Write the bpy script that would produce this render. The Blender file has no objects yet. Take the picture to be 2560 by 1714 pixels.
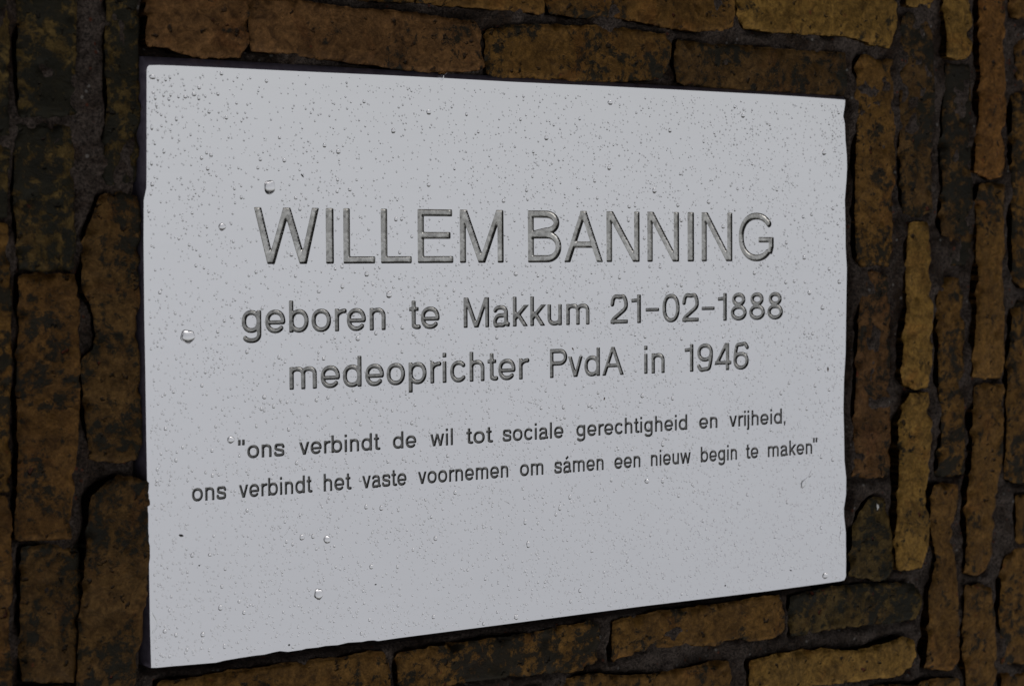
import bpy, math, random
import numpy as np
from mathutils import Matrix, Vector

scene = bpy.context.scene
COL = scene.collection
rnd = random.Random(7)
MM = 0.001

# ---------------------------------------------------------------- placement
# plaque coordinates: x to the right, y up along its face, z out of it (mm).
# UP is the vertical as seen from the plaque: the brickwork slopes, and the open
# sky lies out and to the lower right of it, dark ground up and to the left.
UP = Vector((0.10, -0.955, 0.20)).normalized()
XW = Vector((0.0, 0.20, 0.955)).cross(UP).normalized()
YW = UP.cross(XW)
ROT = Matrix((XW, YW, UP))
PLACE = Matrix.Translation((0, 0, 1.1)) @ ROT.to_4x4()

# ---------------------------------------------------------------- camera
cam = bpy.data.cameras.new('camera')
cam.sensor_width = 36.0
cam.lens = 5450 / 2560 * 36.0
cam.clip_start = 0.02
cam.clip_end = 500
cam.dof.use_dof = True
cam.dof.focus_distance = 1.0
cam.dof.aperture_fstop = 18
camera = bpy.data.objects.new('camera', cam)
COL.objects.link(camera)
cl = Matrix(((0.80947, 0.02647, -0.58656, -0.60558),
             (-0.00563, 0.99929, 0.03733, 0.04209),
             (0.58713, -0.02691, 0.80904, 0.81559),
             (0, 0, 0, 1)))
camera.matrix_world = PLACE @ cl
scene.camera = camera

# ---------------------------------------------------------------- sky and sun (overcast)
sd = (ROT @ Vector((0.12, -0.86, 0.50))).normalized()        # towards the veiled sun
SUN_EL = math.asin(sd.z)
SUN_AZ = math.atan2(sd.x, sd.y)
world = bpy.data.worlds.new('World')
scene.world = world
world.use_nodes = True
wn = world.node_tree
bg = wn.nodes['Background']
sky = wn.nodes.new('ShaderNodeTexSky')
sky.sky_type = 'NISHITA'
sky.sun_disc = False
sky.sun_elevation = SUN_EL
sky.sun_rotation = SUN_AZ
sky.air_density = 1.0
sky.dust_density = 2.0
sky.ozone_density = 1.0
grey = wn.nodes.new('ShaderNodeHueSaturation')          # cloud cover greys the sky
grey.inputs['Saturation'].default_value = 0.15
wn.links.new(sky.outputs[0], grey.inputs['Color'])
wn.links.new(grey.outputs[0], bg.inputs[0])
bg.inputs[1].default_value = 0.10
sun = bpy.data.lights.new('sun', 'SUN')
sun.energy = 0.5
sun.angle = math.radians(50)
sun.color = (1.0, 0.97, 0.92)
sun_o = bpy.data.objects.new('sun', sun)
COL.objects.link(sun_o)
sun_o.rotation_euler = sd.to_track_quat('Z', 'Y').to_euler()
scene.view_settings.view_transform = 'Standard'
scene.view_settings.look = 'None'
scene.view_settings.gamma = 1
scene.view_settings.exposure = -0.06

# ---------------------------------------------------------------- traced data (mm on the plaque's plane)
# bricks: height of the face, colour, soot, outline
BRICKS = [
    (-3, 'olive', 0.75, [-270.4, 169.1, -257.4, 170.1, -257.7, 130.8, -257.9, 94.5, -259.4, 61.2, -272.1, 60.3]),
    (-1, 'ochre', 0.5, [-272.9, 57.9, -259.3, 58.0, -259.0, 35.8, -259.0, 12.0, -259.9, -11.8, -260.2, -48.1, -274.6, -47.1]),
    (1, 'tan', 0.28, [-275.4, -49.7, -262.5, -49.7, -260.9, -59.3, -260.8, -83.3, -262.6, -100.7, -261.4, -113.6, -261.9, -126.3, -261.9, -148.8, -276.9, -146.7]),
    (-4, 'olive', 0.95, [-252.1, 199.1, -228.1, 201.5, -228.1, 164.6, -228.9, 132.4, -228.4, 116.4, -229.3, 102.6, -240.7, 101.0, -253.0, 101.0, -253.7, 123.2, -253.0, 146.9]),
    (-2, 'olive', 0.55, [-254.9, 97.0, -240.0, 97.8, -231.0, 97.2, -230.5, 80.7, -231.1, 64.6, -230.2, 51.7, -231.4, 40.1, -244.2, 39.2, -254.4, 39.9, -255.2, 58.0, -255.9, 80.2]),
    (0, 'tan', 0.28, [-254.7, 37.1, -245.1, 38.3, -231.3, 37.5, -230.3, 25.9, -230.1, 3.2, -230.1, -13.0, -231.2, -29.2, -232.8, -43.7, -234.1, -54.9, -234.6, -68.7, -246.7, -68.5, -257.9, -67.3, -257.3, -51.7, -256.4, -31.0, -256.6, -11.9, -255.7, 12.0]),
    (-1, 'brown', 0.45, [-254.8, -71.5, -244.6, -70.4, -231.0, -71.9, -230.3, -81.4, -231.3, -91.1, -230.4, -100.1, -232.6, -107.3, -233.1, -117.0, -233.6, -126.8, -245.4, -126.4, -255.6, -124.2, -256.3, -111.2, -255.6, -96.8, -255.7, -84.0]),
    (-1, 'tan', 0.35, [-257.0, -127.5, -234.1, -130.0, -235.4, -159.3, -257.8, -156.1]),
    (-3, 'olive', 0.72, [-213.0, 181.5, -200.5, 182.6, -200.6, 133.9, -200.5, 109.3, -201.0, 91.3, -202.8, 75.6, -210.0, 73.7, -216.2, 74.2, -217.8, 81.0, -216.1, 95.7, -214.5, 108.8, -215.0, 129.9]),
    (-1, 'brown', 0.42, [-218.9, 69.3, -211.0, 71.0, -202.9, 69.5, -201.8, 58.3, -202.4, 45.2, -203.1, 32.0, -203.0, 25.4, -205.0, 20.5, -204.1, 12.3, -202.9, 2.3, -203.1, -10.9, -202.3, -20.8, -202.8, -32.4, -204.9, -38.5, -212.5, -39.1, -225.3, -37.0, -225.9, -27.9, -226.6, -18.1, -227.4, -9.9, -228.6, -1.7, -227.9, 3.9, -223.2, 7.5, -221.4, 12.7, -223.0, 24.1, -226.4, 30.7, -227.8, 37.1, -227.5, 45.2, -226.1, 53.3, -222.5, 61.4]),
    (1.5, 'brown', 0.3, [-213.8, -45.1, -206.6, -46.2, -201.2, -48.5, -200.2, -57.5, -201.2, -62.9, -201.5, -68.7, -201.0, -75.4, -201.5, -86.9, -201.6, -95.6, -203.7, -101.7, -204.4, -113.2, -206.9, -122.9, -207.8, -132.8, -208.8, -155.9, -234.7, -152.4, -233.5, -128.7, -231.3, -98.9, -229.7, -84.4, -227.9, -66.6, -225.9, -52.1, -220.6, -48.4]),
    (0.5, 'rust', 0.1, [-197.5, 155.0, -177.9, 155.0, -151.1, 154.8, -151.2, 143.1, -151.5, 134.6, -153.7, 129.5, -163.2, 128.1, -172.1, 128.0, -181.9, 129.3, -189.3, 131.6, -198.0, 131.5, -197.5, 143.6]),
    (0.5, 'rust', 0.25, [-149.5, 154.3, -128.1, 154.7, -105.0, 153.2, -69.4, 152.8, -49.2, 151.6, -34.7, 151.0, -31.4, 147.0, -30.6, 137.8, -28.9, 131.4, -34.0, 129.0, -51.4, 127.4, -78.8, 128.3, -105.2, 130.2, -130.9, 131.8, -149.4, 132.4, -150.1, 143.1]),
    (-0.5, 'ochre', 0.38, [-26.5, 147.2, -10.6, 151.1, 14.9, 152.2, 38.7, 153.2, 59.2, 152.7, 75.2, 151.1, 83.2, 152.0, 82.7, 141.3, 80.1, 133.6, 76.8, 130.0, 53.2, 128.2, 38.3, 127.3, 14.7, 127.4, -2.1, 127.2, -26.6, 127.2, -27.4, 137.7]),
    (-1, 'brown', 0.48, [88.0, 149.5, 108.4, 148.3, 127.9, 149.1, 148.4, 148.8, 174.3, 148.6, 201.6, 149.0, 202.5, 139.3, 202.2, 127.7, 179.9, 126.8, 159.9, 126.6, 127.8, 127.1, 97.4, 127.4, 87.1, 128.9, 86.2, 139.7]),
    (-1, 'ochre', 0.5, [-178.7, 176.3, -66.3, 177.3, -66.3, 158.2, -94.8, 157.7, -135.0, 158.4, -178.9, 159.8]),
    (0, 'ochre', 0.2, [-64.8, 177.3, 5.5, 177.9, 5.4, 157.9, 1.7, 156.9, -8.6, 157.4, -42.3, 157.8, -64.8, 158.1]),
    (-1, 'ochre', 0.42, [8.6, 177.9, 63.7, 178.8, 124.8, 180.1, 125.3, 166.2, 123.1, 158.2, 120.7, 156.5, 99.0, 154.8, 81.1, 155.4, 63.6, 157.4, 44.0, 158.3, 24.7, 157.0, 10.4, 157.9, 8.3, 163.7]),
    (0.5, 'gold', 0.2, [126.6, 179.6, 195.5, 180.4, 235.2, 180.1, 238.8, 175.5, 239.1, 168.2, 237.4, 161.8, 235.6, 155.0, 232.0, 153.5, 223.1, 154.3, 205.3, 157.5, 194.7, 158.1, 167.3, 157.4, 147.0, 157.1, 130.8, 158.1, 127.1, 165.4]),
    (-1, 'brown', 0.4, [-94.4, 198.8, 39.3, 201.6, 39.2, 183.9, -94.6, 179.7]),
    (-1, 'ochre', 0.4, [42.2, 201.8, 185.6, 206.0, 185.6, 188.4, 42.1, 183.7]),
    (-2, 'ochre', 0.55, [211.9, 145.0, 214.8, 148.7, 218.9, 148.5, 225.7, 146.9, 237.0, 147.3, 237.9, 115.7, 238.6, 84.0, 237.4, 60.7, 236.8, 48.0, 233.8, 38.7, 221.3, 39.6, 213.1, 38.4, 210.2, 50.1, 210.5, 73.1, 211.6, 94.0, 211.0, 125.2]),
    (-2, 'rust', 0.42, [214.3, 33.8, 224.3, 35.4, 233.2, 33.2, 235.3, 9.9, 234.8, -11.3, 235.1, -45.4, 235.7, -64.6, 234.8, -72.6, 221.4, -73.1, 209.6, -71.7, 209.6, -48.3, 210.8, -21.1, 213.1, 4.0, 213.7, 20.8]),
    (-5, 'olive', 0.6, [219.1, -85.0, 224.5, -83.3, 232.2, -85.1, 235.2, -96.8, 237.7, -118.5, 236.8, -128.3, 224.5, -127.6, 220.0, -125.9, 208.0, -124.4, 207.9, -99.0, 213.2, -91.0]),
    (0, 'gold', 0.2, [246.5, 217.1, 267.2, 218.9, 267.3, 179.7, 263.6, 176.7, 253.5, 176.5, 246.0, 176.7]),
    (-2, 'brown', 0.5, [244.1, 169.2, 248.7, 172.8, 257.2, 173.5, 262.0, 173.2, 264.5, 167.8, 267.3, 160.5, 268.9, 138.1, 268.1, 95.3, 266.9, 67.8, 257.4, 65.1, 246.4, 65.7, 244.3, 84.1, 242.7, 115.9, 243.3, 143.4]),
    (0.5, 'gold', 0.12, [247.1, 61.0, 254.7, 61.9, 262.1, 61.5, 263.0, 43.7, 265.0, 20.1, 265.6, -1.4, 265.0, -14.3, 261.6, -20.7, 259.8, -26.2, 251.9, -27.0, 247.3, -25.7, 243.3, -20.0, 242.7, -16.8, 244.5, 3.4, 246.0, 18.4, 245.1, 33.1, 246.3, 48.0]),
    (0.5, 'gold', 0.14, [248.2, -29.6, 260.4, -29.7, 262.6, -36.9, 265.4, -46.7, 264.2, -59.6, 261.8, -72.4, 259.3, -82.8, 261.2, -91.8, 263.1, -101.2, 261.2, -114.2, 256.3, -123.3, 245.9, -123.7, 238.7, -123.1, 237.7, -113.6, 238.6, -94.4, 240.4, -73.2, 241.0, -44.9, 244.0, -35.0]),
    (-1, 'ochre', 0.3, [241.5, -189.3, 263.0, -185.3, 262.4, -220.1, 241.6, -217.3]),
    (1, 'gold', 0.08, [274.1, 223.6, 294.7, 225.4, 294.6, 182.3, 295.2, 170.4, 293.7, 163.9, 294.3, 155.3, 290.6, 150.5, 283.3, 149.8, 274.9, 151.5, 276.1, 161.8, 273.9, 172.4]),
    (-4, 'brown', 0.8, [278.8, 146.9, 296.7, 146.9, 298.0, 128.7, 297.2, 96.0, 299.2, 74.2, 299.0, 45.8, 293.9, 38.4, 278.7, 39.3, 275.9, 61.0, 276.1, 95.5, 277.3, 125.7]),
    (-2, 'ochre', 0.6, [273.5, 29.9, 279.1, 31.8, 287.3, 31.2, 291.7, 21.8, 292.4, -2.2, 292.2, -35.0, 292.0, -59.1, 292.4, -74.4, 282.5, -76.0, 273.1, -75.0, 275.3, -56.0, 273.0, -12.5, 271.7, 17.8]),
    (0.5, 'ochre', 0.12, [266.1, -80.0, 275.4, -79.7, 284.9, -81.0, 285.5, -89.1, 281.8, -102.6, 281.8, -113.5, 283.7, -126.2, 285.7, -143.2, 286.1, -176.9, 280.1, -181.9, 262.0, -178.3, 262.6, -165.5, 264.1, -153.5, 263.1, -136.9, 268.4, -127.4, 269.9, -120.0, 265.5, -104.6, 265.2, -87.7]),
    (0, 'ochre', 0.3, [265.0, -185.4, 286.4, -186.9, 286.5, -223.2, 265.1, -220.3]),
    (0.5, 'rust2', 0.1, [302.4, 187.6, 321.7, 189.3, 322.1, 166.6, 320.6, 151.2, 322.6, 129.4, 322.1, 107.4, 322.8, 96.4, 320.8, 87.6, 311.1, 86.1, 298.9, 89.8, 301.4, 111.2, 303.2, 133.0, 301.9, 161.1]),
    (0.5, 'ochre', 0.3, [301.0, 238.9, 322.1, 240.9, 321.7, 192.8, 301.8, 191.0]),
    (0, 'ochre', 0.25, [302.1, 82.4, 314.9, 83.5, 322.4, 82.3, 322.2, 61.2, 323.2, 43.5, 319.7, 32.5, 323.0, 20.5, 322.8, -2.9, 321.8, -18.4, 320.2, -23.7, 308.9, -23.7, 298.3, -22.4, 298.5, -5.8, 301.3, 15.2, 302.2, 35.9, 300.9, 52.8, 301.1, 69.8]),
    (0, 'ochre', 0.35, [299.9, -27.7, 310.5, -26.8, 321.9, -28.1, 323.2, -31.7, 321.3, -49.4, 320.4, -69.8, 317.2, -82.5, 315.0, -99.2, 313.8, -120.4, 308.6, -130.6, 301.2, -131.7, 292.6, -128.8, 293.4, -110.4, 294.3, -85.2, 297.5, -72.4, 298.0, -48.3]),
    (-1, 'ochre', 0.5, [293.0, -137.3, 303.9, -137.0, 313.0, -140.0, 316.3, -158.2, 317.8, -191.8, 317.3, -227.6, 294.6, -224.5, 293.2, -177.9, 291.8, -155.7]),
    (-1, 'ochre', 0.5, [329.1, 233.0, 365.0, 236.2, 365.3, 178.2, 343.5, 175.1, 329.4, 175.5]),
    (-2, 'tan', 0.3, [333.8, 160.9, 343.1, 167.1, 366.6, 169.4, 366.7, 139.1, 339.9, 135.7, 335.3, 141.1]),
    (-2, 'ochre', 0.65, [332.0, 133.0, 366.8, 135.3, 367.4, 26.2, 340.4, 25.6, 331.8, 30.2, 332.4, 43.5, 331.7, 61.3, 332.2, 96.7]),
    (-1, 'ochre', 0.5, [331.4, 14.6, 339.3, 19.4, 366.2, 19.7, 366.8, -83.5, 336.4, -83.3, 325.2, -79.9, 326.4, -58.6, 327.0, -36.4, 328.9, -14.2]),
    (-1, 'ochre', 0.4, [334.8, -90.4, 366.8, -91.4, 367.3, -186.2, 353.7, -185.8, 322.3, -183.4, 320.9, -155.3, 324.7, -125.4, 334.6, -119.6]),
    (-1, 'ochre', 0.4, [323.0, -188.8, 367.4, -193.1, 367.6, -234.4, 323.2, -228.4]),
    (0, 'ochre', 0.22, [-196.1, -132.4, -181.2, -132.1, -166.0, -131.9, -138.8, -131.2, -108.6, -131.5, -92.0, -130.8, -85.3, -131.9, -82.3, -137.3, -82.0, -144.5, -83.4, -160.5, -108.9, -160.8, -158.7, -161.2, -196.4, -159.5]),
    (-1, 'ochre', 0.5, [-77.0, -133.0, -59.3, -132.4, -32.7, -132.3, -9.9, -132.1, 13.5, -131.2, 32.7, -130.1, 36.9, -132.1, 37.1, -141.3, 36.0, -148.9, 27.8, -152.2, 6.5, -152.1, -21.5, -149.9, -50.6, -150.6, -77.1, -151.5]),
    (0, 'ochre', 0.2, [46.6, -131.0, 71.6, -129.6, 113.0, -129.3, 153.6, -128.8, 156.7, -131.5, 156.6, -140.8, 155.8, -147.3, 149.7, -149.7, 134.4, -149.7, 123.6, -147.3, 110.0, -149.3, 92.0, -147.5, 68.2, -146.5, 54.2, -148.3, 45.3, -150.6, 45.8, -140.2]),
    (-2, 'olive', 0.6, [164.1, -130.8, 192.2, -128.5, 215.5, -129.4, 237.3, -130.5, 254.7, -132.5, 259.3, -139.5, 258.4, -148.1, 255.3, -151.2, 237.4, -151.5, 212.6, -150.3, 192.2, -150.3, 164.6, -151.1, 163.5, -140.7]),
    (0, 'ochre', 0.2, [13.8, -156.9, 22.2, -155.3, 36.4, -155.4, 51.4, -158.3, 68.2, -159.5, 89.9, -159.2, 105.0, -158.2, 119.8, -159.0, 122.0, -166.5, 121.9, -185.9, 66.3, -183.6, 12.5, -182.3, 8.3, -170.3]),
    (0.5, 'gold', 0.12, [134.5, -161.0, 152.3, -158.5, 182.3, -159.8, 204.3, -163.0, 217.8, -163.2, 234.8, -160.8, 243.6, -159.6, 250.6, -162.1, 252.7, -171.4, 249.1, -176.6, 240.6, -179.9, 216.0, -179.2, 189.8, -178.2, 164.2, -177.2, 134.4, -176.5, 133.4, -169.8]),
    (0, 'ochre', 0.3, [126.2, -181.6, 190.3, -183.3, 237.4, -184.8, 255.7, -187.8, 255.8, -216.9, 126.2, -205.6]),
    (0, 'ochre', 0.35, [-80.6, -158.4, -33.6, -158.5, 3.2, -158.7, 3.0, -181.0, -80.8, -177.1]),
]
FACE = [
    -198.5, 122.73, -198.84, 121.32, -198.99, 112.47, -199.42, 79.67, -199.6, 73.1, -200.84, 68.15, -201.15, 51.72, -201.22, 18.81,
    -201.07, 2.31, -200.96, -30.75, -200.82, -47.82, -200.44, -74.9, -200.32, -107.19, -200, -125.24, -196.89, -125.51, -190.43, -125.66,
    -181.12, -126.05, -169.79, -126.48, -165.98, -126.06, -158.29, -125.73, -150.53, -125.56, -146.62, -125.65, -141.71, -125.15, -138.74, -124.96,
    -134.78, -125.74, -127.8, -125.64, -125.78, -125.33, -119.73, -125.47, -115.67, -125.21, -109.54, -125.52, -104.4, -125.01, -97.14, -125.44,
    -94.01, -125.24, -90.87, -125.4, -88.78, -125.98, -77.13, -125.79, -15.18, -125.64, 61.53, -125.3, 145.36, -125.64, 196.03, -125.25,
    199.22, -124.91, 200.32, -123.12, 200.38, -114.73, 200.23, -100.04, 198.92, -91.15, 198.78, -87.37, 199.79, -83.25, 200.37, -80.15,
    200.52, -71.79, 199.21, -62.3, 198.92, -47.67, 198.49, -35.13, 198.92, -20.55, 200.07, -6.01, 200.36, 10.64, 200.94, 37.67,
    200.07, 48.05, 199.92, 60.5, 199.49, 72.93, 200.64, 83.3, 201.07, 89.53, 200.93, 95.73, 199.92, 103.98, 199.48, 112.24,
    198.33, 116.33, 199.48, 121.53, 199.77, 124.64, 193.17, 124.8, 167.79, 125.13, 145.78, 125.26, 87.81, 125.17, 38.15, 125,
    -13.44, 124.65, -53.45, 124.7, -83.3, 124.6, -116.13, 124.31, -147.68, 124.13, -174.29, 123.96, -187.26, 123.84, -193.67, 123.7,
    -197.67, 123.42,
]
TOP_OUT = [
    -199.89, 127.15, -173.2, 127.33, -146.53, 127.3, -114.9, 127.28, -81.99, 127.18, -52.07, 127.06, -11.97, 127.15, 39.74, 127.19,
    89.52, 127.12, 147.62, 127.07, 186.57, 126.92, 201.75, 126.29,
]
LEFT_OUT = [
    -200.27, 125.66, -200.59, 101.06, -200.69, 79.72, -200.6, 73.14,
]
# drops: x, y, radius across, radius up
DROPS = [
    -141.6, 74.3, 2.44, 2.81, -181.4, 11.6, 2.98, 2.59, -161.6, -32.6, 1.53, 1.44, -114.6, -78.7, 1.63, 1.58,
    -127.3, -76.7, 1.1, 1.22, -121.7, -76.7, 0.87, 0.96, -119.2, -102.2, 1.98, 2.28, -164.7, 57.3, 1.52, 1.51,
    -59.7, 109.1, 1.14, 1.07, -78.6, 100.2, 1.05, 1.06, -107.2, 90.3, 1.02, 1.04, -134.3, 85.9, 0.85, 0.86,
    -114.2, 92.8, 0.85, 0.87, 44.2, 117.3, 1.39, 1.01, 6.2, 99.5, 1.05, 1.12, 81.4, 105.3, 0.94, 1.07,
    43.5, 86.5, 0.97, 1.24, 71.5, 76, 1.21, 1.35, 128.9, 114.1, 1.12, 1.09, 184.7, 97.2, 1.28, 1.44,
    -81.5, 27.7, 1.37, 1.47, -93.1, 36.9, 1.08, 1.06, 185.4, -121.4, 1.8, 1.46, -5.6, -89.7, 0.97, 1.42,
    -7.3, -79.1, 0.79, 1.18, 24.8, -114.1, 0.89, 0.99, -12.7, -123, 1.1, 1.12, -175.9, -113.9, 1, 1.01,
    -193.5, -110.7, 0.92, 0.84, -188.4, -112.8, 0.8, 0.84, -156.1, -106.6, 0.81, 0.89, -158.4, -101.7, 0.71, 0.68,
    -167.4, -103.4, 0.95, 1.19, -180.4, -80.1, 0.86, 0.84, -172.1, -80.6, 0.85, 0.68, -166.6, -94.5, 0.69, 0.78,
    -165.7, -120, 0.63, 1.02, -92, -92.6, 1, 0.98, -57.6, -82.7, 0.94, 1.02, -59, -118.2, 0.87, 0.91,
    -31.3, -124.2, 0.81, 0.78, -97.4, -121.8, 0.75, 0.75, -93.1, -116.1, 0.67, 0.71, -196.3, 118.7, 1.36, 0.9,
    -177.2, 112.4, 0.97, 0.83, -181.3, 111.2, 0.8, 0.71, -175, 111, 0.6, 1.08, -174.8, 115.3, 0.78, 0.83,
    -164.2, 121.6, 0.76, 0.84, -166, 113, 0.72, 0.77, -162.1, 103.2, 0.76, 0.84, -169.5, 87.4, 0.87, 0.84,
    -174, 86, 0.75, 0.77, -171.2, 81.7, 0.75, 0.92, -195.1, 110.3, 0.55, 0.99, -196, 112.3, 0.73, 0.49,
    -196.8, 98.1, 0.58, 1.15, -191.4, 88.4, 0.59, 0.99, -185.5, 101.9, 0.59, 0.99, -185, 52.4, 0.59, 0.66,
    -180.2, 49.7, 0.63, 0.67, -177.2, 41.1, 0.64, 0.67, -194, 30.1, 0.73, 0.76, -196.9, 74.7, 0.84, 0.9,
    -197.6, 70.7, 0.55, 0.66, -198.6, 63.6, 0.69, 0.74, -158.6, 73.5, 0.65, 0.67, -164.1, 17.8, 0.72, 0.71,
    -175, -9.1, 0.71, 0.74, -153.4, 4.4, 0.81, 0.85, -192.1, -26.4, 0.74, 0.8, -184.3, -34.6, 0.61, 0.67,
    -170.6, -36.7, 0.68, 0.74, -187.5, -39.8, 0.7, 0.77, -194.3, -36.8, 0.55, 0.6, -173.7, -45.7, 0.6, 0.67,
    -170.5, -47.2, 0.68, 0.74, -196.4, -47.9, 0.7, 0.66, -196.2, -43.1, 0.6, 0.66, -154.1, -63.1, 0.73, 0.77,
    -145.2, -15.2, 0.94, 0.86, -140.7, -19.3, 0.71, 0.86, -149.2, -27.5, 0.58, 0.68, -133.4, -29.6, 0.75, 0.86,
    -129.6, -44.3, 0.8, 0.87, -137.4, -16.9, 0.59, 0.59, -119.4, -17.6, 0.81, 0.77, -113.5, -16.7, 0.81, 0.7,
    -99.2, -18.4, 0.66, 0.7, -68.2, -22, 0.77, 0.65, -96.9, -29.2, 0.7, 0.74, -80.3, -23.9, 0.63, 0.61,
    -69.9, -29.9, 0.77, 0.9, -50.7, -45.7, 0.75, 0.8, -74.7, -45.8, 0.64, 0.72, -82.8, -46.5, 0.76, 0.71,
    -46.7, -62.7, 0.88, 0.91, -62.9, -64.9, 0.69, 0.58, -113.4, -60.7, 0.65, 0.7, -86.5, -66.9, 0.92, 1.07,
    -94.4, -65.8, 0.87, 1.06, -115.6, 0.3, 0.81, 0.77, -74.9, 2.1, 0.68, 0.75, -47.6, 0.3, 0.7, 0.65,
    -131.2, 45.5, 0.87, 0.86, -148.6, 38.2, 0.74, 0.75, -128.8, 69.9, 0.79, 0.69, -123.7, 69.8, 0.6, 0.62,
    -126.8, 65.1, 0.8, 0.76, -101.5, 73.9, 0.9, 0.77, -108, 72.9, 0.73, 0.66, -97.9, 78.2, 0.62, 0.53,
    -107.7, 78, 0.69, 0.66, -60, 76.6, 0.91, 0.9, -77.6, 61.1, 0.89, 0.92, -107.5, 61.4, 0.73, 0.7,
    -91.9, 56.6, 0.67, 0.7, -75.7, 46.4, 0.81, 0.78, -69.2, 53.5, 0.73, 0.71, -105.8, 40.1, 0.78, 0.7,
    -109.3, 39.3, 0.65, 0.63, -86.4, 39.7, 0.67, 0.6, -105.7, 31.6, 0.82, 1.05, -117.7, 29.5, 1.01, 0.63,
    -129.3, 36.3, 0.68, 0.69, -90, 32.3, 0.63, 0.6, -98, 8.6, 1.12, 0.99, -88.6, 10.7, 0.84, 0.81,
    -74.6, 13, 0.85, 0.96, -100.1, 19, 0.62, 0.63, -145.8, 22.8, 0.7, 0.75, -135.7, 23.1, 0.63, 0.65,
    -46.6, 29.1, 0.7, 0.73, -55.4, 25.1, 0.65, 0.65, 34.7, 80.1, 0.72, 0.95, -5.4, 75, 0.83, 0.83,
    -18.6, 69.9, 0.91, 0.88, -4.9, 70.8, 0.69, 0.74, 36.2, 71.9, 0.72, 0.76, 55.7, 68.1, 0.99, 0.86,
    106.1, 70.9, 0.94, 0.99, 86.3, 69.1, 0.92, 0.9, 125.2, 77.7, 0.8, 0.72, 88.4, 61.7, 1.02, 0.9,
    115.6, 58.8, 1, 0.99, 55.2, 61.5, 0.84, 0.84, 65, 53, 0.8, 0.85, -17, 42.7, 0.64, 0.92,
    -11.9, 36.3, 1.1, 0.92, 8.4, 39.6, 0.7, 0.67, 49.6, 34.2, 0.88, 0.88, 68.3, 39.3, 0.75, 0.77,
    74.9, 39, 0.76, 0.78, 88.4, 30.1, 0.82, 0.98, 79.8, 30.1, 0.76, 0.86, 136.4, 35.6, 0.97, 0.92,
    140.9, 39.9, 0.81, 0.81, 157.8, 30.8, 0.99, 0.93, 163.7, 31.2, 0.83, 0.82, 158.3, 50.9, 0.88, 0.89,
    -22.8, 7.3, 0.86, 0.92, 65.3, 5.5, 0.8, 0.97, 88.4, 3.8, 0.77, 0.9, -8.2, 27.1, 0.69, 0.74,
    170.7, 43.3, 1.23, 1.02, 195.6, 30.7, 1.21, 1.12, 183.6, 17.5, 1.14, 1.15, 174.3, 25.2, 1.24, 1.03,
    170.9, 4.6, 0.84, 0.9, 176.5, 4.2, 0.85, 0.82, 175.9, 65.3, 0.84, 0.82, 170, 64, 0.89, 0.82,
    191, 68.5, 0.86, 0.91, 188.3, 37.3, 0.86, 0.91, 63.4, -23.1, 1, 1.05, 82.5, -25.2, 0.87, 0.9,
    154.5, -25.4, 0.83, 1.1, 15.5, -26.5, 0.9, 0.94, 2.4, -26.3, 0.79, 0.86, 32.4, -27.2, 0.77, 0.84,
    16.2, -31.3, 0.76, 0.87, 76.2, -47.1, 0.96, 1.33, 66.2, -64.7, 1.41, 1.05, 76.1, -65.1, 0.91, 1.17,
    44.1, -62.7, 0.73, 0.96, 19, -69.2, 0.81, 1.06, 13, -73.9, 0.85, 1.25, 126.2, -60, 0.86, 0.88,
    190.9, -61.4, 0.92, 1.04, 182.6, -59.4, 0.85, 1.04, 131.4, -75.6, 0.75, 0.81, 158.7, -81.2, 0.78, 1.02,
    178.3, -22.5, 0.85, 0.99, 188.3, -25.1, 0.8, 0.83, 172.4, -34.2, 0.73, 1.03,
]
# words: text, line, left and right end of the ink
WORDS = [
    ('W', 1, -149.4, -117.2),
    ('I', 1, -113.9, -109.9),
    ('L', 1, -105.0, -88.6),
    ('L', 1, -85.6, -69.3),
    ('E', 1, -66.1, -46.8),
    ('M', 1, -43.2, -18.7),
    ('B', 1, -4.8, 14.7),
    ('A', 1, 16.3, 39.6),
    ('N', 1, 41.7, 62.1),
    ('N', 1, 66.9, 87.0),
    ('I', 1, 92.4, 96.6),
    ('N', 1, 101.5, 121.7),
    ('G', 1, 125.9, 149.6),
    ('geboren', 2, -155.8, -83.4),
    ('te', 2, -71.0, -54.5),
    ('Makkum', 2, -41.4, 31.3),
    ('21-02-1888', 2, 43.9, 155.9),
    ('medeoprichter', 3, -132.8, -5.1),
    ('PvdA', 3, 7.6, 52.1),
    ('in', 3, 64.6, 77.6),
    ('1946', 3, 90.3, 132.5),
    ('"ons', 4, -158.1, -135.6),
    ('verbindt', 4, -128.3, -87.2),
    ('de', 4, -80.2, -67.6),
    ('wil', 4, -60.1, -47.7),
    ('tot', 4, -40.4, -25.9),
    ('sociale', 4, -20.0, 15.4),
    ('gerechtigheid', 4, 23.0, 91.9),
    ('en', 4, 99.5, 111.6),
    ('vrijheid,', 4, 119.3, 157.6),
    ('ons', 5, -180.3, -164.1),
    ('verbindt', 5, -158.0, -122.2),
    ('het', 5, -116.2, -102.3),
    ('vaste', 5, -96.4, -73.0),
    ('voornemen', 5, -66.9, -16.8),
    ('om', 5, -10.2, 3.5),
    ('sámen', 5, 9.8, 39.4),
    ('een', 5, 45.9, 62.1),
    ('nieuw', 5, 68.6, 94.1),
    ('begin', 5, 100.5, 124.5),
    ('te', 5, 130.4, 138.9),
    ('maken"', 5, 145.3, 179.7),
]
# joints raked out deep: x0, y0, x1, y1, floor height (mm)
GAPS = []
LINE45 = 7.75
SPRAY = 12500

COLOURS = {
    'ochre': (.118, .062, .016), 'gold': (.178, .103, .025), 'tan': (.100, .051, .015),
    'brown': (.078, .043, .014), 'rust': (.104, .053, .020), 'rust2': (.128, .060, .016),
    'olive': (.076, .051, .017),
}


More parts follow.
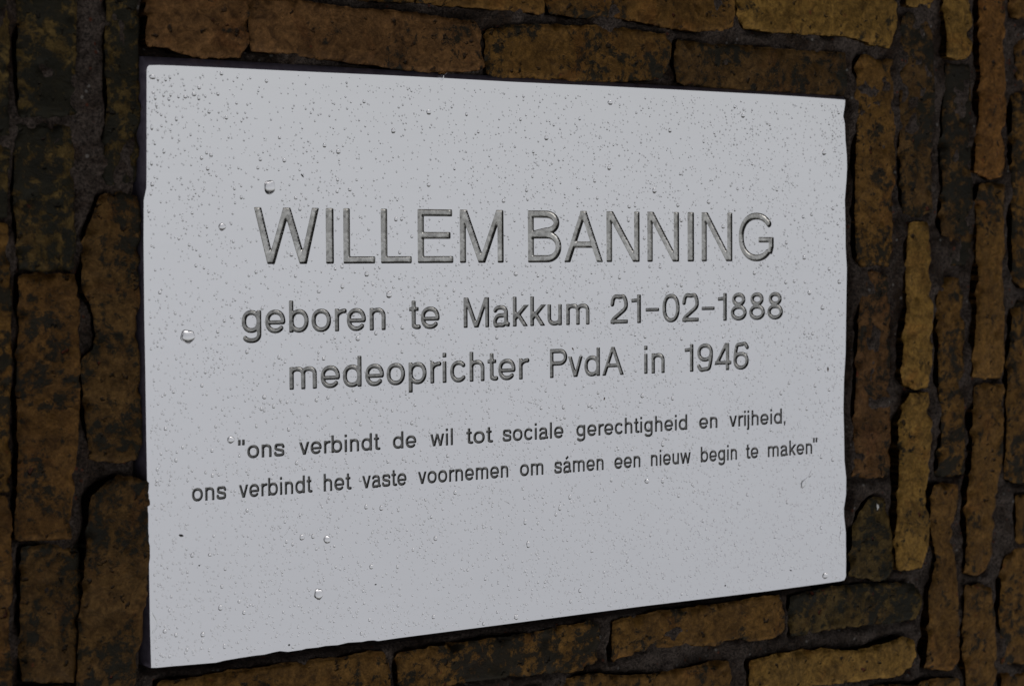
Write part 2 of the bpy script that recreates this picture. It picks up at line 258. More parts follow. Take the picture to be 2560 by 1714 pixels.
# ---------------------------------------------------------------- helpers
def tag(o, label=None, cat=None, group=None, kind=None):
    if label: o['label'] = label
    if cat: o['category'] = cat
    if group: o['group'] = group
    if kind: o['kind'] = kind
    return o


def root(name, label, cat):
    o = bpy.data.objects.new(name, None)
    o.empty_display_size = 0.05
    o.matrix_world = PLACE
    COL.objects.link(o)
    return tag(o, label, cat)


def part(name, mesh, parent, loc=(0, 0, 0), scale=(1, 1, 1)):
    o = bpy.data.objects.new(name, mesh)
    o.parent = parent
    o.location = Vector(loc)
    o.scale = scale
    COL.objects.link(o)
    return o


def mesh_from(name, verts, faces, mats, smooth=True, scale=MM):
    me = bpy.data.meshes.new(name)
    v = np.asarray(verts, float) * scale
    me.from_pydata(v.tolist(), [], faces)
    for m in mats: me.materials.append(m)
    if smooth: me.polygons.foreach_set('use_smooth', [True] * len(me.polygons))
    me.update()
    return me


RT = np.random.RandomState(11).rand(256, 256)


def vnoise(x, y):
    """smooth value noise, -1..1"""
    x = np.asarray(x, float); y = np.asarray(y, float)
    xi = np.floor(x).astype(int); yi = np.floor(y).astype(int)
    fx = x - xi; fy = y - yi
    fx = fx * fx * (3 - 2 * fx); fy = fy * fy * (3 - 2 * fy)
    a = RT[xi & 255, yi & 255]; b = RT[(xi + 1) & 255, yi & 255]
    c = RT[xi & 255, (yi + 1) & 255]; d = RT[(xi + 1) & 255, (yi + 1) & 255]
    return 2 * ((a * (1 - fx) + b * fx) * (1 - fy) + (c * (1 - fx) + d * fx) * fy) - 1


def fbm(x, y, n=3):
    s = 0; a = 1
    for i in range(n):
        s = s + a * vnoise(x * 2 ** i + 17.3 * i, y * 2 ** i - 9.1 * i); a *= .5
    return s


def poly_sdf(P, X, Y):
    """signed distance to a closed polygon, negative inside"""
    P = np.asarray(P, float)
    d = np.full(X.shape, 1e18); ins = np.zeros(X.shape, bool)
    for i in range(len(P)):
        ax, ay = P[i]; bx, by = P[(i + 1) % len(P)]
        ex, ey = bx - ax, by - ay
        L = ex * ex + ey * ey + 1e-12
        t = np.clip(((X - ax) * ex + (Y - ay) * ey) / L, 0, 1)
        d = np.minimum(d, (X - ax - t * ex) ** 2 + (Y - ay - t * ey) ** 2)
        c = ((ay > Y) != (by > Y)) & (X < (bx - ax) * (Y - ay) / ((by - ay) if by != ay else 1e-12) + ax)
        ins ^= c
    d = np.sqrt(d)
    return np.where(ins, -d, d)


def contour_mesh(F, x0, y0, st):
    """faces covering {F<0} on a regular grid; returns verts(x,y), faces, boundary edges, is_edge flags"""
    ny, nx = F.shape
    vid = {}; V = []; faces = []; bnd = []; onb = []

    def node(i, j):
        k = (0, i, j)
        if k not in vid:
            vid[k] = len(V); V.append((x0 + i * st, y0 + j * st)); onb.append(False)
        return vid[k]

    def cross(i, j, i2, j2):
        if (i2, j2) < (i, j): i, j, i2, j2 = i2, j2, i, j
        k = (1, i, j, i2, j2)
        if k not in vid:
            a = F[j, i]; b = F[j2, i2]; t = a / (a - b)
            t = min(max(t, .04), .96)
            vid[k] = len(V); V.append((x0 + (i + (i2 - i) * t) * st, y0 + (j + (j2 - j) * t) * st)); onb.append(True)
        return vid[k]
    neg = F < 0
    any4 = neg[:-1, :-1] | neg[1:, :-1] | neg[:-1, 1:] | neg[1:, 1:]
    for j, i in zip(*np.nonzero(any4)):
        j = int(j); i = int(i)
        cs = [(i, j), (i + 1, j), (i + 1, j + 1), (i, j + 1)]
        s = [bool(neg[b, a]) for a, b in cs]
        f = []; cr = []
        for k in range(4):
            a = cs[k]; b = cs[(k + 1) % 4]
            if s[k]: f.append(node(*a))
            if s[k] != s[(k + 1) % 4]:
                c = cross(*a, *b); f.append(c); cr.append((c, s[k]))
        if len(f) >= 3: faces.append(f)
        if len(cr) == 2:
            # boundary runs from the leaving crossing to the entering one
            a = cr[0][0] if cr[0][1] else cr[1][0]
            b = cr[1][0] if cr[0][1] else cr[0][0]
            bnd.append((a, b))
        elif len(cr) == 4:
            for k in range(4):
                if cr[k][1]: bnd.append((cr[k][0], cr[(k + 1) % 4][0]))
    return np.array(V, float).reshape(-1, 2), faces, bnd, onb


def loops(bnd):
    nxt = dict(bnd); out = []
    while nxt:
        s, t = nxt.popitem(); l = [s]
        while t != s and t in nxt:
            l.append(t); t = nxt.pop(t)
        if len(l) > 3: out.append(l)
    return out


# ---------------------------------------------------------------- materials
def mat(name):
    m = bpy.data.materials.new(name); m.use_nodes = True
    nt = m.node_tree
    return m, nt, nt.nodes['Principled BSDF']


def N(nt, kind, **kw):
    n = nt.nodes.new(kind)
    for k, v in kw.items():
        if k.startswith('i_'): n.inputs[k[2:].replace('_', ' ')].default_value = v
        else: setattr(n, k, v)
    return n


def ramp(nt, src, p0, p1, c0=(0, 0, 0, 1), c1=(1, 1, 1, 1)):
    r = nt.nodes.new('ShaderNodeValToRGB')
    r.color_ramp.elements[0].position = p0; r.color_ramp.elements[0].color = c0
    r.color_ramp.elements[1].position = p1; r.color_ramp.elements[1].color = c1
    nt.links.new(src, r.inputs[0])
    return r.outputs[0]


def mixc(nt, fac, a, b, mode='MIX'):
    m = nt.nodes.new('ShaderNodeMix'); m.data_type = 'RGBA'; m.blend_type = mode
    for s, v in ((m.inputs[0], fac), (m.inputs[6], a), (m.inputs[7], b)):
        if hasattr(v, 'is_output'): nt.links.new(v, s)
        elif isinstance(v, (int, float)): s.default_value = v
        else: s.default_value = (*v, 1) if len(v) == 3 else v
    return m.outputs[2]


def math_(nt, op, a, b=0.0, clamp=False):
    m = nt.nodes.new('ShaderNodeMath'); m.operation = op; m.use_clamp = clamp
    for s, v in ((m.inputs[0], a), (m.inputs[1], b)):
        if hasattr(v, 'is_output'): nt.links.new(v, s)
        else: s.default_value = v
    return m.outputs[0]


def brick_material():
    m, nt, b = mat('fired_brick')
    L = nt.links
    tc = N(nt, 'ShaderNodeTexCoord'); oi = N(nt, 'ShaderNodeObjectInfo')
    off = N(nt, 'ShaderNodeVectorMath', operation='SCALE'); off.inputs[0].default_value = (3.1, 5.7, 2.3)
    L.new(oi.outputs['Random'], off.inputs['Scale'])
    p = N(nt, 'ShaderNodeVectorMath', operation='ADD')
    L.new(tc.outputs['Object'], p.inputs[0]); L.new(off.outputs[0], p.inputs[1])
    P = p.outputs[0]

    def noise(scale, detail=4, rough=.55, dist=0.0):
        n = N(nt, 'ShaderNodeTexNoise', i_Scale=scale, i_Detail=detail, i_Roughness=rough, i_Distortion=dist)
        L.new(P, n.inputs['Vector']); return n.outputs[0]
    big = noise(22, 5, .6, .4); mid = noise(90, 6, .65, .6); fine = noise(520, 4, .7)
    base = oi.outputs['Color']
    c = mixc(nt, ramp(nt, big, .32, .7), mixc(nt, 1.0, base, (.62, .60, .58), 'MULTIPLY'), mixc(nt, 1.0, base, (1.18, 1.16, 1.12), 'MULTIPLY'))
    # rusty and pale clouds
    c = mixc(nt, ramp(nt, noise(38, 4, .6, 1.0), .54, .72, c1=(.5, .5, .5, 1)), c, mixc(nt, 1.0, base, (1.05, .74, .62), 'MULTIPLY'))
    c = mixc(nt, ramp(nt, noise(75, 6, .7, 1.5), .56, .68, c1=(.55, .55, .55, 1)), c, mixc(nt, 1.0, base, (1.45, 1.42, 1.4), 'MULTIPLY'))
    # grain
    c = mixc(nt, .85, c, mixc(nt, 1.0, c, ramp(nt, fine, .3, .7, (.55, .55, .55, 1), (1.35, 1.35, 1.35, 1)), 'MULTIPLY'))
    # mottled firing skin
    c = mixc(nt, .9, c, mixc(nt, 1.0, c, ramp(nt, noise(170, 5, .7, .8), .34, .66, (.42, .40, .38, 1), (1.5, 1.48, 1.42, 1)), 'MULTIPLY'))
    # soot and algae: amount from the brick's own tint alpha
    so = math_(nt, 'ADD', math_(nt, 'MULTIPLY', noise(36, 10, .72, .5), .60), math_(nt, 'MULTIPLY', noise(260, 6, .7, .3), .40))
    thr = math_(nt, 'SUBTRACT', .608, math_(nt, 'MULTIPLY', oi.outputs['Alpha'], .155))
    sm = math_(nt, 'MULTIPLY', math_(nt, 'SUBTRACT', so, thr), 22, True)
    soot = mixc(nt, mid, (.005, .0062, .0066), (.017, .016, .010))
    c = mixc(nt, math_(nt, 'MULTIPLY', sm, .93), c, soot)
    # grey lime haze
    hz = ramp(nt, noise(30, 8, .7, .5), .66, .78, c1=(.5, .5, .5, 1))
    hz2 = math_(nt, 'MULTIPLY', hz, ramp(nt, noise(330, 3, .7), .42, .62))
    c = mixc(nt, hz2, c, (.075, .070, .072))
    # pits
    v = N(nt, 'ShaderNodeTexVoronoi', i_Scale=190.0, i_Randomness=1.0)
    dn = N(nt, 'ShaderNodeVectorMath', operation='ADD')
    nz = N(nt, 'ShaderNodeTexNoise', i_Scale=300.0, i_Detail=2.0); L.new(P, nz.inputs['Vector'])
    sc = N(nt, 'ShaderNodeVectorMath', operation='SCALE'); sc.inputs['Scale'].default_value = .006
    L.new(nz.outputs[1], sc.inputs[0]); L.new(P, dn.inputs[0]); L.new(sc.outputs[0], dn.inputs[1])
    L.new(dn.outputs[0], v.inputs['Vector'])
    sel = N(nt, 'ShaderNodeSeparateColor'); L.new(v.outputs['Color'], sel.inputs[0])
    pit = math_(nt, 'MULTIPLY', ramp(nt, v.outputs['Distance'], .12, .28, (1, 1, 1, 1), (0, 0, 0, 1)),
                ramp(nt, sel.outputs[0], .62, .7))
    c = mixc(nt, math_(nt, 'MULTIPLY', pit, .85), c, (.012, .010, .008))
    # a few oxide red grains
    red = math_(nt, 'MULTIPLY', ramp(nt, v.outputs['Distance'], .1, .22, (1, 1, 1, 1), (0, 0, 0, 1)), ramp(nt, sel.outputs[1], .95, .96))
    c = mixc(nt, math_(nt, 'MULTIPLY', red, .7), c, (.10, .022, .010))
    L.new(c, b.inputs['Base Color'])
    r = ramp(nt, mid, .3, .7, (.42, .42, .42, 1), (.72, .72, .72, 1)); L.new(r, b.inputs['Roughness'])
    b.inputs['Specular IOR Level'].default_value = .07
    h = math_(nt, 'ADD', math_(nt, 'MULTIPLY', mid, .8), math_(nt, 'MULTIPLY', fine, .35))
    h = math_(nt, 'SUBTRACT', h, math_(nt, 'MULTIPLY', pit, .9))
    h = math_(nt, 'SUBTRACT', h, math_(nt, 'MULTIPLY', sm, .15))
    bp_ = N(nt, 'ShaderNodeBump', i_Strength=.9, i_Distance=.0014); L.new(h, bp_.inputs['Height']); L.new(bp_.outputs[0], b.inputs['Normal'])
    return m


def mortar_material():
    m, nt, b = mat('weathered_mortar')
    L = nt.links; tc = N(nt, 'ShaderNodeTexCoord'); P = tc.outputs['Object']

    def noise(scale, detail=4, rough=.55, dist=0.0):
        n = N(nt, 'ShaderNodeTexNoise', i_Scale=scale, i_Detail=detail, i_Roughness=rough, i_Distortion=dist)
        L.new(P, n.inputs['Vector']); return n.outputs[0]
    g = noise(700, 4, .75)
    c = mixc(nt, ramp(nt, g, .36, .66), (.012, .008, .006), (.118, .088, .072))
    c = mixc(nt, ramp(nt, noise(34, 6, .65, .8), .46, .62), c, mixc(nt, 1.0, c, (.34, .23, .13), 'MULTIPLY'))
    v = N(nt, 'ShaderNodeTexVoronoi', i_Scale=420.0); L.new(P, v.inputs['Vector'])
    s = N(nt, 'ShaderNodeSeparateColor'); L.new(v.outputs['Color'], s.inputs[0])
    dot = ramp(nt, v.outputs['Distance'], .25, .4, (1, 1, 1, 1), (0, 0, 0, 1))
    c = mixc(nt, math_(nt, 'MULTIPLY', dot, ramp(nt, s.outputs[0], .955, .965)), c, (.10, .03, .014))
    c = mixc(nt, math_(nt, 'MULTIPLY', dot, ramp(nt, s.outputs[1], .965, .97)), c, (.17, .155, .14))
    L.new(c, b.inputs['Base Color'])
    b.inputs['Roughness'].default_value = .7
    b.inputs['Specular IOR Level'].default_value = .2
    h = math_(nt, 'ADD', g, math_(nt, 'MULTIPLY', noise(160, 5, .6), 1.2))
    bp_ = N(nt, 'ShaderNodeBump', i_Strength=1.0, i_Distance=.0032); L.new(h, bp_.inputs['Height']); L.new(bp_.outputs[0], b.inputs['Normal'])
    return m


def face_material():
    m, nt, b = mat('polished_plate')
    L = nt.links; tc = N(nt, 'ShaderNodeTexCoord')
    mp = N(nt, 'ShaderNodeMapping'); mp.inputs['Scale'].default_value = (6, 260, 60); L.new(tc.outputs['Object'], mp.inputs[0])
    br = N(nt, 'ShaderNodeTexNoise', i_Scale=1.0, i_Detail=5.0, i_Roughness=.6); L.new(mp.outputs[0], br.inputs['Vector'])
    cl_ = N(nt, 'ShaderNodeTexNoise', i_Scale=14.0, i_Detail=5.0, i_Roughness=.6); L.new(tc.outputs['Object'], cl_.inputs['Vector'])
    c = mixc(nt, cl_.outputs[0], (.85, .842, .855), (.91, .90, .915))
    c = mixc(nt, .10, c, mixc(nt, 1.0, c, ramp(nt, br.outputs[0], .3, .7, (.93, .93, .93, 1), (1.05, 1.05, 1.05, 1)), 'MULTIPLY'))
    L.new(c, b.inputs['Base Color'])
    b.inputs['Metallic'].default_value = 1.0
    r = ramp(nt, cl_.outputs[0], .3, .7, (.035, .035, .035, 1), (.07, .07, .07, 1)); L.new(r, b.inputs['Roughness'])
    return m


def edge_material():
    m, nt, b = mat('honed_dark_edge')
    L = nt.links; tc = N(nt, 'ShaderNodeTexCoord')
    n = N(nt, 'ShaderNodeTexNoise', i_Scale=300.0, i_Detail=4.0); L.new(tc.outputs['Object'], n.inputs['Vector'])
    L.new(ramp(nt, n.outputs[0], .3, .7, (.070, .060, .082, 1), (.125, .108, .140, 1)), b.inputs['Base Color'])
    b.inputs['Roughness'].default_value = .3
    return m


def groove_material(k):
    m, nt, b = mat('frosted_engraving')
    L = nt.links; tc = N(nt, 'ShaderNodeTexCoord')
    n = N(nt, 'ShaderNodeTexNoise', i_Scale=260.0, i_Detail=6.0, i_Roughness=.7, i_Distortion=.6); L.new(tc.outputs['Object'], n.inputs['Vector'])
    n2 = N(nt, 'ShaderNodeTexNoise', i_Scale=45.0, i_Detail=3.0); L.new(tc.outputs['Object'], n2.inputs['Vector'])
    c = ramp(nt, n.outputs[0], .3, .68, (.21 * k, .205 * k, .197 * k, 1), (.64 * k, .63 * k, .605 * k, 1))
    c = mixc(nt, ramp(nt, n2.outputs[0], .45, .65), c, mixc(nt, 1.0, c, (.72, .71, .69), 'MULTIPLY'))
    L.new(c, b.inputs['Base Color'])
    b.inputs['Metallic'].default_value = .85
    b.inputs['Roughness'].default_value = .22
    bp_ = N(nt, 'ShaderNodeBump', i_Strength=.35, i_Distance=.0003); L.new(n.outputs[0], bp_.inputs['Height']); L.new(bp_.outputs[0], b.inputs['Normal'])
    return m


def water_material():
    m, nt, b = mat('rain_water')
    b.inputs['Base Color'].default_value = (1, 1, 1, 1)
    b.inputs['Roughness'].default_value = 0.0
    b.inputs['IOR'].default_value = 1.333
    b.inputs['Transmission Weight'].default_value = 1.0
    return m


def flat_material(name, c, rough=.7):
    m, nt, b = mat(name)
    tc = N(nt, 'ShaderNodeTexCoord'); n = N(nt, 'ShaderNodeTexNoise', i_Scale=900.0, i_Detail=3.0)
    nt.links.new(tc.outputs['Object'], n.inputs['Vector'])
    nt.links.new(ramp(nt, n.outputs[0], .3, .7, (*[q * .6 for q in c], 1), (*[min(1, q * 1.2) for q in c], 1)), b.inputs['Base Color'])
    b.inputs['Roughness'].default_value = rough
    return m


M_BRICK = brick_material(); M_MORTAR = mortar_material(); M_FACE = face_material()
M_EDGE = edge_material(); M_GROOVES = {1: groove_material(1.22), 2: groove_material(.80), 4: groove_material(.40)}  # smaller lines darker: shade of narrow, deep cuts put into the floor colour
M_CUT = flat_material('cut_side_shade', (.022, .020, .018), .7)  # near-black colour standing in for shade on the letters' cut sides
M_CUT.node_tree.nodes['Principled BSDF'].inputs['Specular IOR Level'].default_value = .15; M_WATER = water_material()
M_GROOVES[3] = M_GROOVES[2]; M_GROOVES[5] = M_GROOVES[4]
M_SPECK = flat_material('dark_grit', (.02, .018, .016)); M_LIME = flat_material('white_lime', (.62, .6, .58))
M_HUSK = flat_material('brown_husk', (.10, .055, .025))

# ---------------------------------------------------------------- the brick wall
wall = root('brick_wall', 'old sooty ochre brick wall with rough mortar framing the pale plaque', 'brick wall')
all_f = []
for bi, (zf, ck, soot, flat) in enumerate(BRICKS):
    P = np.array(flat).reshape(-1, 2)
    zf = max(zf, -2.4)
    cx, cy = P.mean(0)
    x0, y0 = P.min(0) - 3; x1, y1 = P.max(0) + 3
    st = 1.3
    xs = np.arange(x0, x1 + st, st); ys = np.arange(y0, y1 + st, st)
    X, Y = np.meshgrid(xs, ys)
    k = bi * 13.7
    F = poly_sdf(P, X, Y) + .34 * fbm(X / 8 + k, Y / 8, 2) + .42 * fbm(X / 2.6 + k, Y / 2.6, 3) - .55
    V, faces, bnd, onb = contour_mesh(F, x0, y0, st)
    onb = np.array(onb)
    f = poly_sdf(P, V[:, 0], V[:, 1]) + .34 * fbm(V[:, 0] / 8 + k, V[:, 1] / 8, 2) + .42 * fbm(V[:, 0] / 2.6 + k, V[:, 1] / 2.6, 3) - .55
    q = np.clip(-f, 0, 50)
    rr = 1.2 + .6 * vnoise(V[:, 0] / 12 + k, V[:, 1] / 12)
    u = np.clip(1 - q / rr, 0, 1)
    z = zf - rr * .95 * (1 - np.sqrt(np.clip(1 - u * u, 0, 1)))
    z += .8 * fbm(V[:, 0] / 26 + k, V[:, 1] / 26, 2) + .13 * fbm(V[:, 0] / 5 + k, V[:, 1] / 5, 4) * (1 + soot)
    br = np.random.RandomState(bi + 3)
    for _ in range(int(3 + 10 * soot)):
        px = br.uniform(x0, x1); py = br.uniform(y0, y1); pr = br.uniform(.8, 2.6)
        z -= br.uniform(.5, 1.5) * np.exp(-((V[:, 0] - px) ** 2 + (V[:, 1] - py) ** 2) / (pr * pr))
    for _ in range(int(len(bnd) / 14)):                 # chipped arrises
        w = bnd[br.randint(len(bnd))][0]; pr = br.uniform(1.0, 3.4)
        z -= br.uniform(.8, 2.6) * np.exp(-(((V[:, 0] - V[w, 0]) ** 2 + (V[:, 1] - V[w, 1]) ** 2) / (pr * pr)) ** 1.5)
    verts = [(a - cx, b - cy, c) for (a, b), c in zip(V, z)]
    n0 = len(verts); low = {}
    for a, b in bnd:
        for w in (a, b):
            if w not in low:
                low[w] = len(verts); verts.append((V[w, 0] - cx, V[w, 1] - cy, -26))
        faces.append([a, low[a], low[b], b][::-1])
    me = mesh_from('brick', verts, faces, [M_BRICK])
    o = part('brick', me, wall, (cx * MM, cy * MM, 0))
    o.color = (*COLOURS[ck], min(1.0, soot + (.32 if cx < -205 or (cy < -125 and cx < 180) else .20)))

# mortar bed behind and between the bricks, with the plaque's niche sunk into it
GX0, GX1, GY0, GY1, GS = -345, 430, -300, 265, 1.6
gx = np.arange(GX0, GX1 + 1, GS); gy = np.arange(GY0, GY1 + 1, GS)
X, Y = np.meshgrid(gx, gy)
dist = np.full(X.shape, 30.0)
for zf, ck, soot, flat in BRICKS:
    P = np.array(flat).reshape(-1, 2)
    i0, i1 = np.searchsorted(gx, [P[:, 0].min() - 8, P[:, 0].max() + 8]); j0, j1 = np.searchsorted(gy, [P[:, 1].min() - 8, P[:, 1].max() + 8])
    if i1 > i0 and j1 > j0:
        dist[j0:j1, i0:i1] = np.minimum(dist[j0:j1, i0:i1], poly_sdf(P, X[j0:j1, i0:i1], Y[j0:j1, i0:i1]))
z = -3.2 + 1.5 * fbm(X / 22, Y / 22, 2) + 1.2 * fbm(X / 7, Y / 7, 2) + .8 * fbm(X / 3.2, Y / 3.2, 2)
z -= 4.6 * np.exp(-(np.clip(dist, 0, 9) / 1.9) ** 2) * np.clip(.55 + 1.6 * vnoise(X / 16 + 5, Y / 16), 0, 1)
bed = np.clip((np.abs(Y - 8) - 138) / 12, 0, 1) * np.clip((215 - np.abs(X - 5)) / 10, 0, 1)
z += 1.0 * bed
for (ax, ay, bx, by, dep) in GAPS:
    w = np.clip(np.minimum(np.minimum(X - ax, bx - X), np.minimum(Y - ay, by - Y)) / 2.0 + 1, 0, 1)
    z = z * (1 - w) + w * (dep + .8 * fbm(X / 4, Y / 4, 2))
niche = np.array(FACE).reshape(-1, 2)
sd_ = poly_sdf(niche, X, Y)
w = np.clip((np.where(X > 185, 7.5, 3.6) - sd_) / 2.5, 0, 1); wl = np.where(X > 190, 1, np.where(Y > 118, .0, 1))
w = np.where(sd_ < 0, 1, w * wl)
z = z * (1 - w) + (-17) * w
ny, nx = X.shape
verts = np.stack([X.ravel(), Y.ravel(), z.ravel()], 1)
faces = [[j * nx + i, j * nx + i + 1, (j + 1) * nx + i + 1, (j + 1) * nx + i] for j in range(ny - 1) for i in range(nx - 1)]
mo = part('mortar', mesh_from('mortar', verts, faces, [M_MORTAR]), wall)
# white lime fleck on a brick beside the plaque's lower right corner
fv = []; ff = []
for i in range(6):
    for j in range(10):
        t = i / 5 * math.pi; a = j / 10 * 2 * math.pi; r = 1 + .25 * math.sin(3 * a + i) + .1 * math.sin(7 * a)
        fv.append((1.6 * r * math.sin(t) * math.cos(a), 2.4 * r * math.sin(t) * math.sin(a) + .8 * math.cos(t), 1.0 * math.cos(t)))
for i in range(5):
    for j in range(10): ff.append([i * 10 + j, i * 10 + (j + 1) % 10, (i + 1) * 10 + (j + 1) % 10, (i + 1) * 10 + j])
fl = part('lime_fleck', mesh_from('lime_fleck', fv, ff, [M_LIME]), wall, (.2264, -.0895, -.0035))
fl['label'] = 'small white lime fleck'

# ---------------------------------------------------------------- lettering: glyphs as distance fields
# unit: cap height 1; h = half stroke width


def seg_d(X, Y, a, b):
    ex, ey = b[0] - a[0], b[1] - a[1]; L = math.hypot(ex, ey) + 1e-9
    t = ((X - a[0]) * ex + (Y - a[1]) * ey) / L
    pr = np.abs((X - a[0]) * ey - (Y - a[1]) * ex) / L
    return t, pr, L


def path(X, Y, pts, h):
    """stroke of half width h along a polyline, blunt slightly rounded ends"""
    r = .4 * h; F = np.full(X.shape, 9.0); n = len(pts) - 1
    for i in range(n):
        t, pr, L = seg_d(X, Y, pts[i], pts[i + 1])
        before = -t; after = t - L
        cap = np.hypot(pr, np.maximum(np.maximum(before, after), 0)) - h
        if i == 0 or i == n - 1:
            end = before if i == 0 else after
            if n == 1: end = np.maximum(before, after)
            qx = pr - h + r; qy = end + r
            box = np.hypot(np.maximum(qx, 0), np.maximum(qy, 0)) + np.minimum(np.maximum(qx, qy), 0) - r
            cap = np.where(end > -r, np.where(end > 0, box, np.maximum(box, pr - h)), cap)
        F = np.minimum(F, cap)
    return F


def bar(X, Y, x0, y0, x1, y1, h):
    r = .3 * h; cx, cy = (x0 + x1) / 2, (y0 + y1) / 2
    qx = np.abs(X - cx) - (x1 - x0) / 2 + r; qy = np.abs(Y - cy) - (y1 - y0) / 2 + r
    return np.hypot(np.maximum(qx, 0), np.maximum(qy, 0)) + np.minimum(np.maximum(qx, qy), 0) - r


def diag(X, Y, a, b, h, y0=0.0, y1=1.0, k=1.0):
    """slanted stroke through a and b, cut level at y0 and y1"""
    t, pr, L = seg_d(X, Y, a, b)
    return np.maximum(pr - h * k, np.maximum(y0 - Y, Y - y1))


def ell(cx, cy, rx, ry, a0, a1, n=40, e=2.35):
    pts = []
    for i in range(n + 1):
        a = math.radians(a0 + (a1 - a0) * i / n); c = math.cos(a); s = math.sin(a)
        pts.append((cx + rx * math.copysign(abs(c) ** (2 / e), c), cy + ry * math.copysign(abs(s) ** (2 / e), s)))
    return pts


def spline(P, n=10):
    out = []
    Q = [P[0]] + list(P) + [P[-1]]
    for i in range(1, len(Q) - 2):
        for k in range(n):
            t = k / n; p0, p1, p2, p3 = Q[i - 1], Q[i], Q[i + 1], Q[i + 2]
            out.append(tuple(.5 * ((2 * p1[d]) + (-p0[d] + p2[d]) * t + (2 * p0[d] - 5 * p1[d] + 4 * p2[d] - p3[d]) * t * t + (-p0[d] + 3 * p1[d] - 3 * p2[d] + p3[d]) * t ** 3) for d in (0, 1)))
    out.append(P[-1]); return out


XH = .72


def glyph(ch, X, Y, h):
    """returns advance and field"""
    U = lambda *a: np.minimum.reduce(a)
    B = lambda x0, y0, x1, y1: bar(X, Y, x0, y0, x1, y1, h)
    Pt = lambda p, k=1.0: path(X, Y, p, h * k)
    D = lambda a, b, y0=0.0, y1=1.0, k=1.0: diag(X, Y, a, b, h, y0, y1, k)
    w = 2 * h
    if ch == 'W':
        W = 1.33; a = h * 1.05
        F = U(D((a, 1), (.335, 0)), D((.665, 1), (.335, 0)), D((.665, 1), (.995, 0)), D((W - a, 1), (.995, 0)))
        return W, F
    if ch == 'I': return .165, B(0, 0, .165, 1)
    if ch == 'L': return .68, U(B(0, 0, w, 1), B(0, 0, .68, w * .92))
    if ch == 'E': return .80, U(B(0, 0, w, 1), B(0, 0, .80, w * .92), B(0, 1 - w * .92, .78, 1), B(0, .5 - h * .7, .74, .5 + h * 1.1))
    if ch == 'M':
        W = 1.01 if h < .072 else .98
        if h < .072: W = 1.01
        return W, U(B(0, 0, w, 1), B(W - w, 0, W, 1), D((h * 1.3, 1), (W / 2, 0)), D((W - h * 1.3, 1), (W / 2, 0)))
    if ch == 'N':
        W = .84
        return W, U(B(0, 0, w, 1), B(W - w, 0, W, 1), np.maximum(D((h * 1.15, 1), (W - h * 1.15, 0)), np.maximum(-X, X - W)))
    if ch == 'A':
        W = .96; a = h * 1.05
        return W, U(D((a, 0), (W / 2, 1.0 - h * .2)), D((W - a, 0), (W / 2, 1.0 - h * .2)), B(.2, .28, W - .2, .28 + w * .88))
    if ch == 'B':
        W = .80
        return W, U(B(0, 0, w, 1), Pt([(h, 1 - h), (.42, 1 - h)] + ell(.42, .765, .755 - h - .42, .235 - h, 90, -90, 24, 2.1)[1:] + [(h, .53)]),
                    Pt([(h, .53), (.46, .53)] + ell(.46, .265 + h * .5, W - h - .46, .265 - h * .5, 90, -90, 24, 2.1)[1:] + [(h, h)]))
    if ch == 'P':
        W = .74
        return W, U(B(0, 0, w, 1), Pt([(h, 1 - h), (.42, 1 - h)] + ell(.42, .71, W - h - .42, .29 - h, 90, -90, 24, 2.1)[1:] + [(h, .42 + h)]))
    if ch == 'G':
        W = .98
        return W, U(Pt(ell(.5, .5, .5 - h, .505 - h, 33, 318, 60, 2.15)), Pt([(.5 + .36, .16), (W - h, .30), (W - h, .50)]), B(.55, .5 - w * .8, W, .5))
    if ch == 'o': return .69, Pt(ell(.345, XH / 2, .345 - h, XH / 2 + .008 - h, 0, 360, 60, 2.25) + [(.69 - h, XH / 2 + .01)])
    if ch == 'c': return .64, Pt(ell(.335, XH / 2, .33 - h, XH / 2 + .008 - h, 38, 322, 50, 2.2))
    if ch == 'e':
        return .69, U(Pt(ell(.345, XH / 2, .345 - h, XH / 2 + .008 - h, -8, 322, 60, 2.25)), B(.06, XH / 2 - .03 - h * .85, .66, XH / 2 - .03 + h * .85))
    if ch in 'bdpq':
        W = .68
        bowl = ell(W - .335, XH / 2, .335 - h, XH / 2 + .008 - h, 0, 360, 60, 2.25) + [(W - h, XH / 2 + .01)]
        if ch in 'dq': bowl = [(W - x, y) for x, y in bowl]
        sx = 0 if ch in 'bp' else W - w
        y0, y1 = (0, 1) if ch in 'bd' else (-.27, XH)
        return W, U(Pt(bowl), B(sx, y0, sx + w, y1))
    if ch == 'g':
        W = .66
        bowl = [(W - x, y) for x, y in ell(W - .325, XH / 2 + .015, .325 - h, XH / 2 - .007 - h, 0, 360, 60, 2.25) + [(W - h, XH / 2 + .02)]]
        hook = [(W - h, .2), (W - h, 0.0)] + ell(W / 2, -.02, W / 2 - h, .27 - h, 0, -152, 24, 2.3)
        return W, U(Pt(bowl), B(W - w, 0, W, XH), Pt(hook))
    if ch in 'nhu':
        W = .585; a = ell(W / 2, XH - .27, W / 2 - h, .27 + .006 - h, 172, 0, 30, 2.3) + [(W - h, 0)]
        if ch == 'n': return W, U(B(0, 0, w, XH), Pt(a))
        if ch == 'h': return W, U(B(0, 0, w, 1), Pt(a))
        a = [(W - x, XH - y) for x, y in a]
        return W, U(B(W - w, 0, W, XH), Pt(a))
    if ch == 'm':
        W = .96; m = W / 2; a = ell((h + m) / 2, XH - .24, (m - h) / 2, .24 + .006 - h, 172, 0, 26, 2.3) + [(m, 0)]
        b = ell((m + W - h) / 2, XH - .24, (W - h - m) / 2, .24 + .006 - h, 172, 0, 26, 2.3) + [(W - h, 0)]
        return W, U(B(0, 0, w, XH), Pt(a), Pt(b))
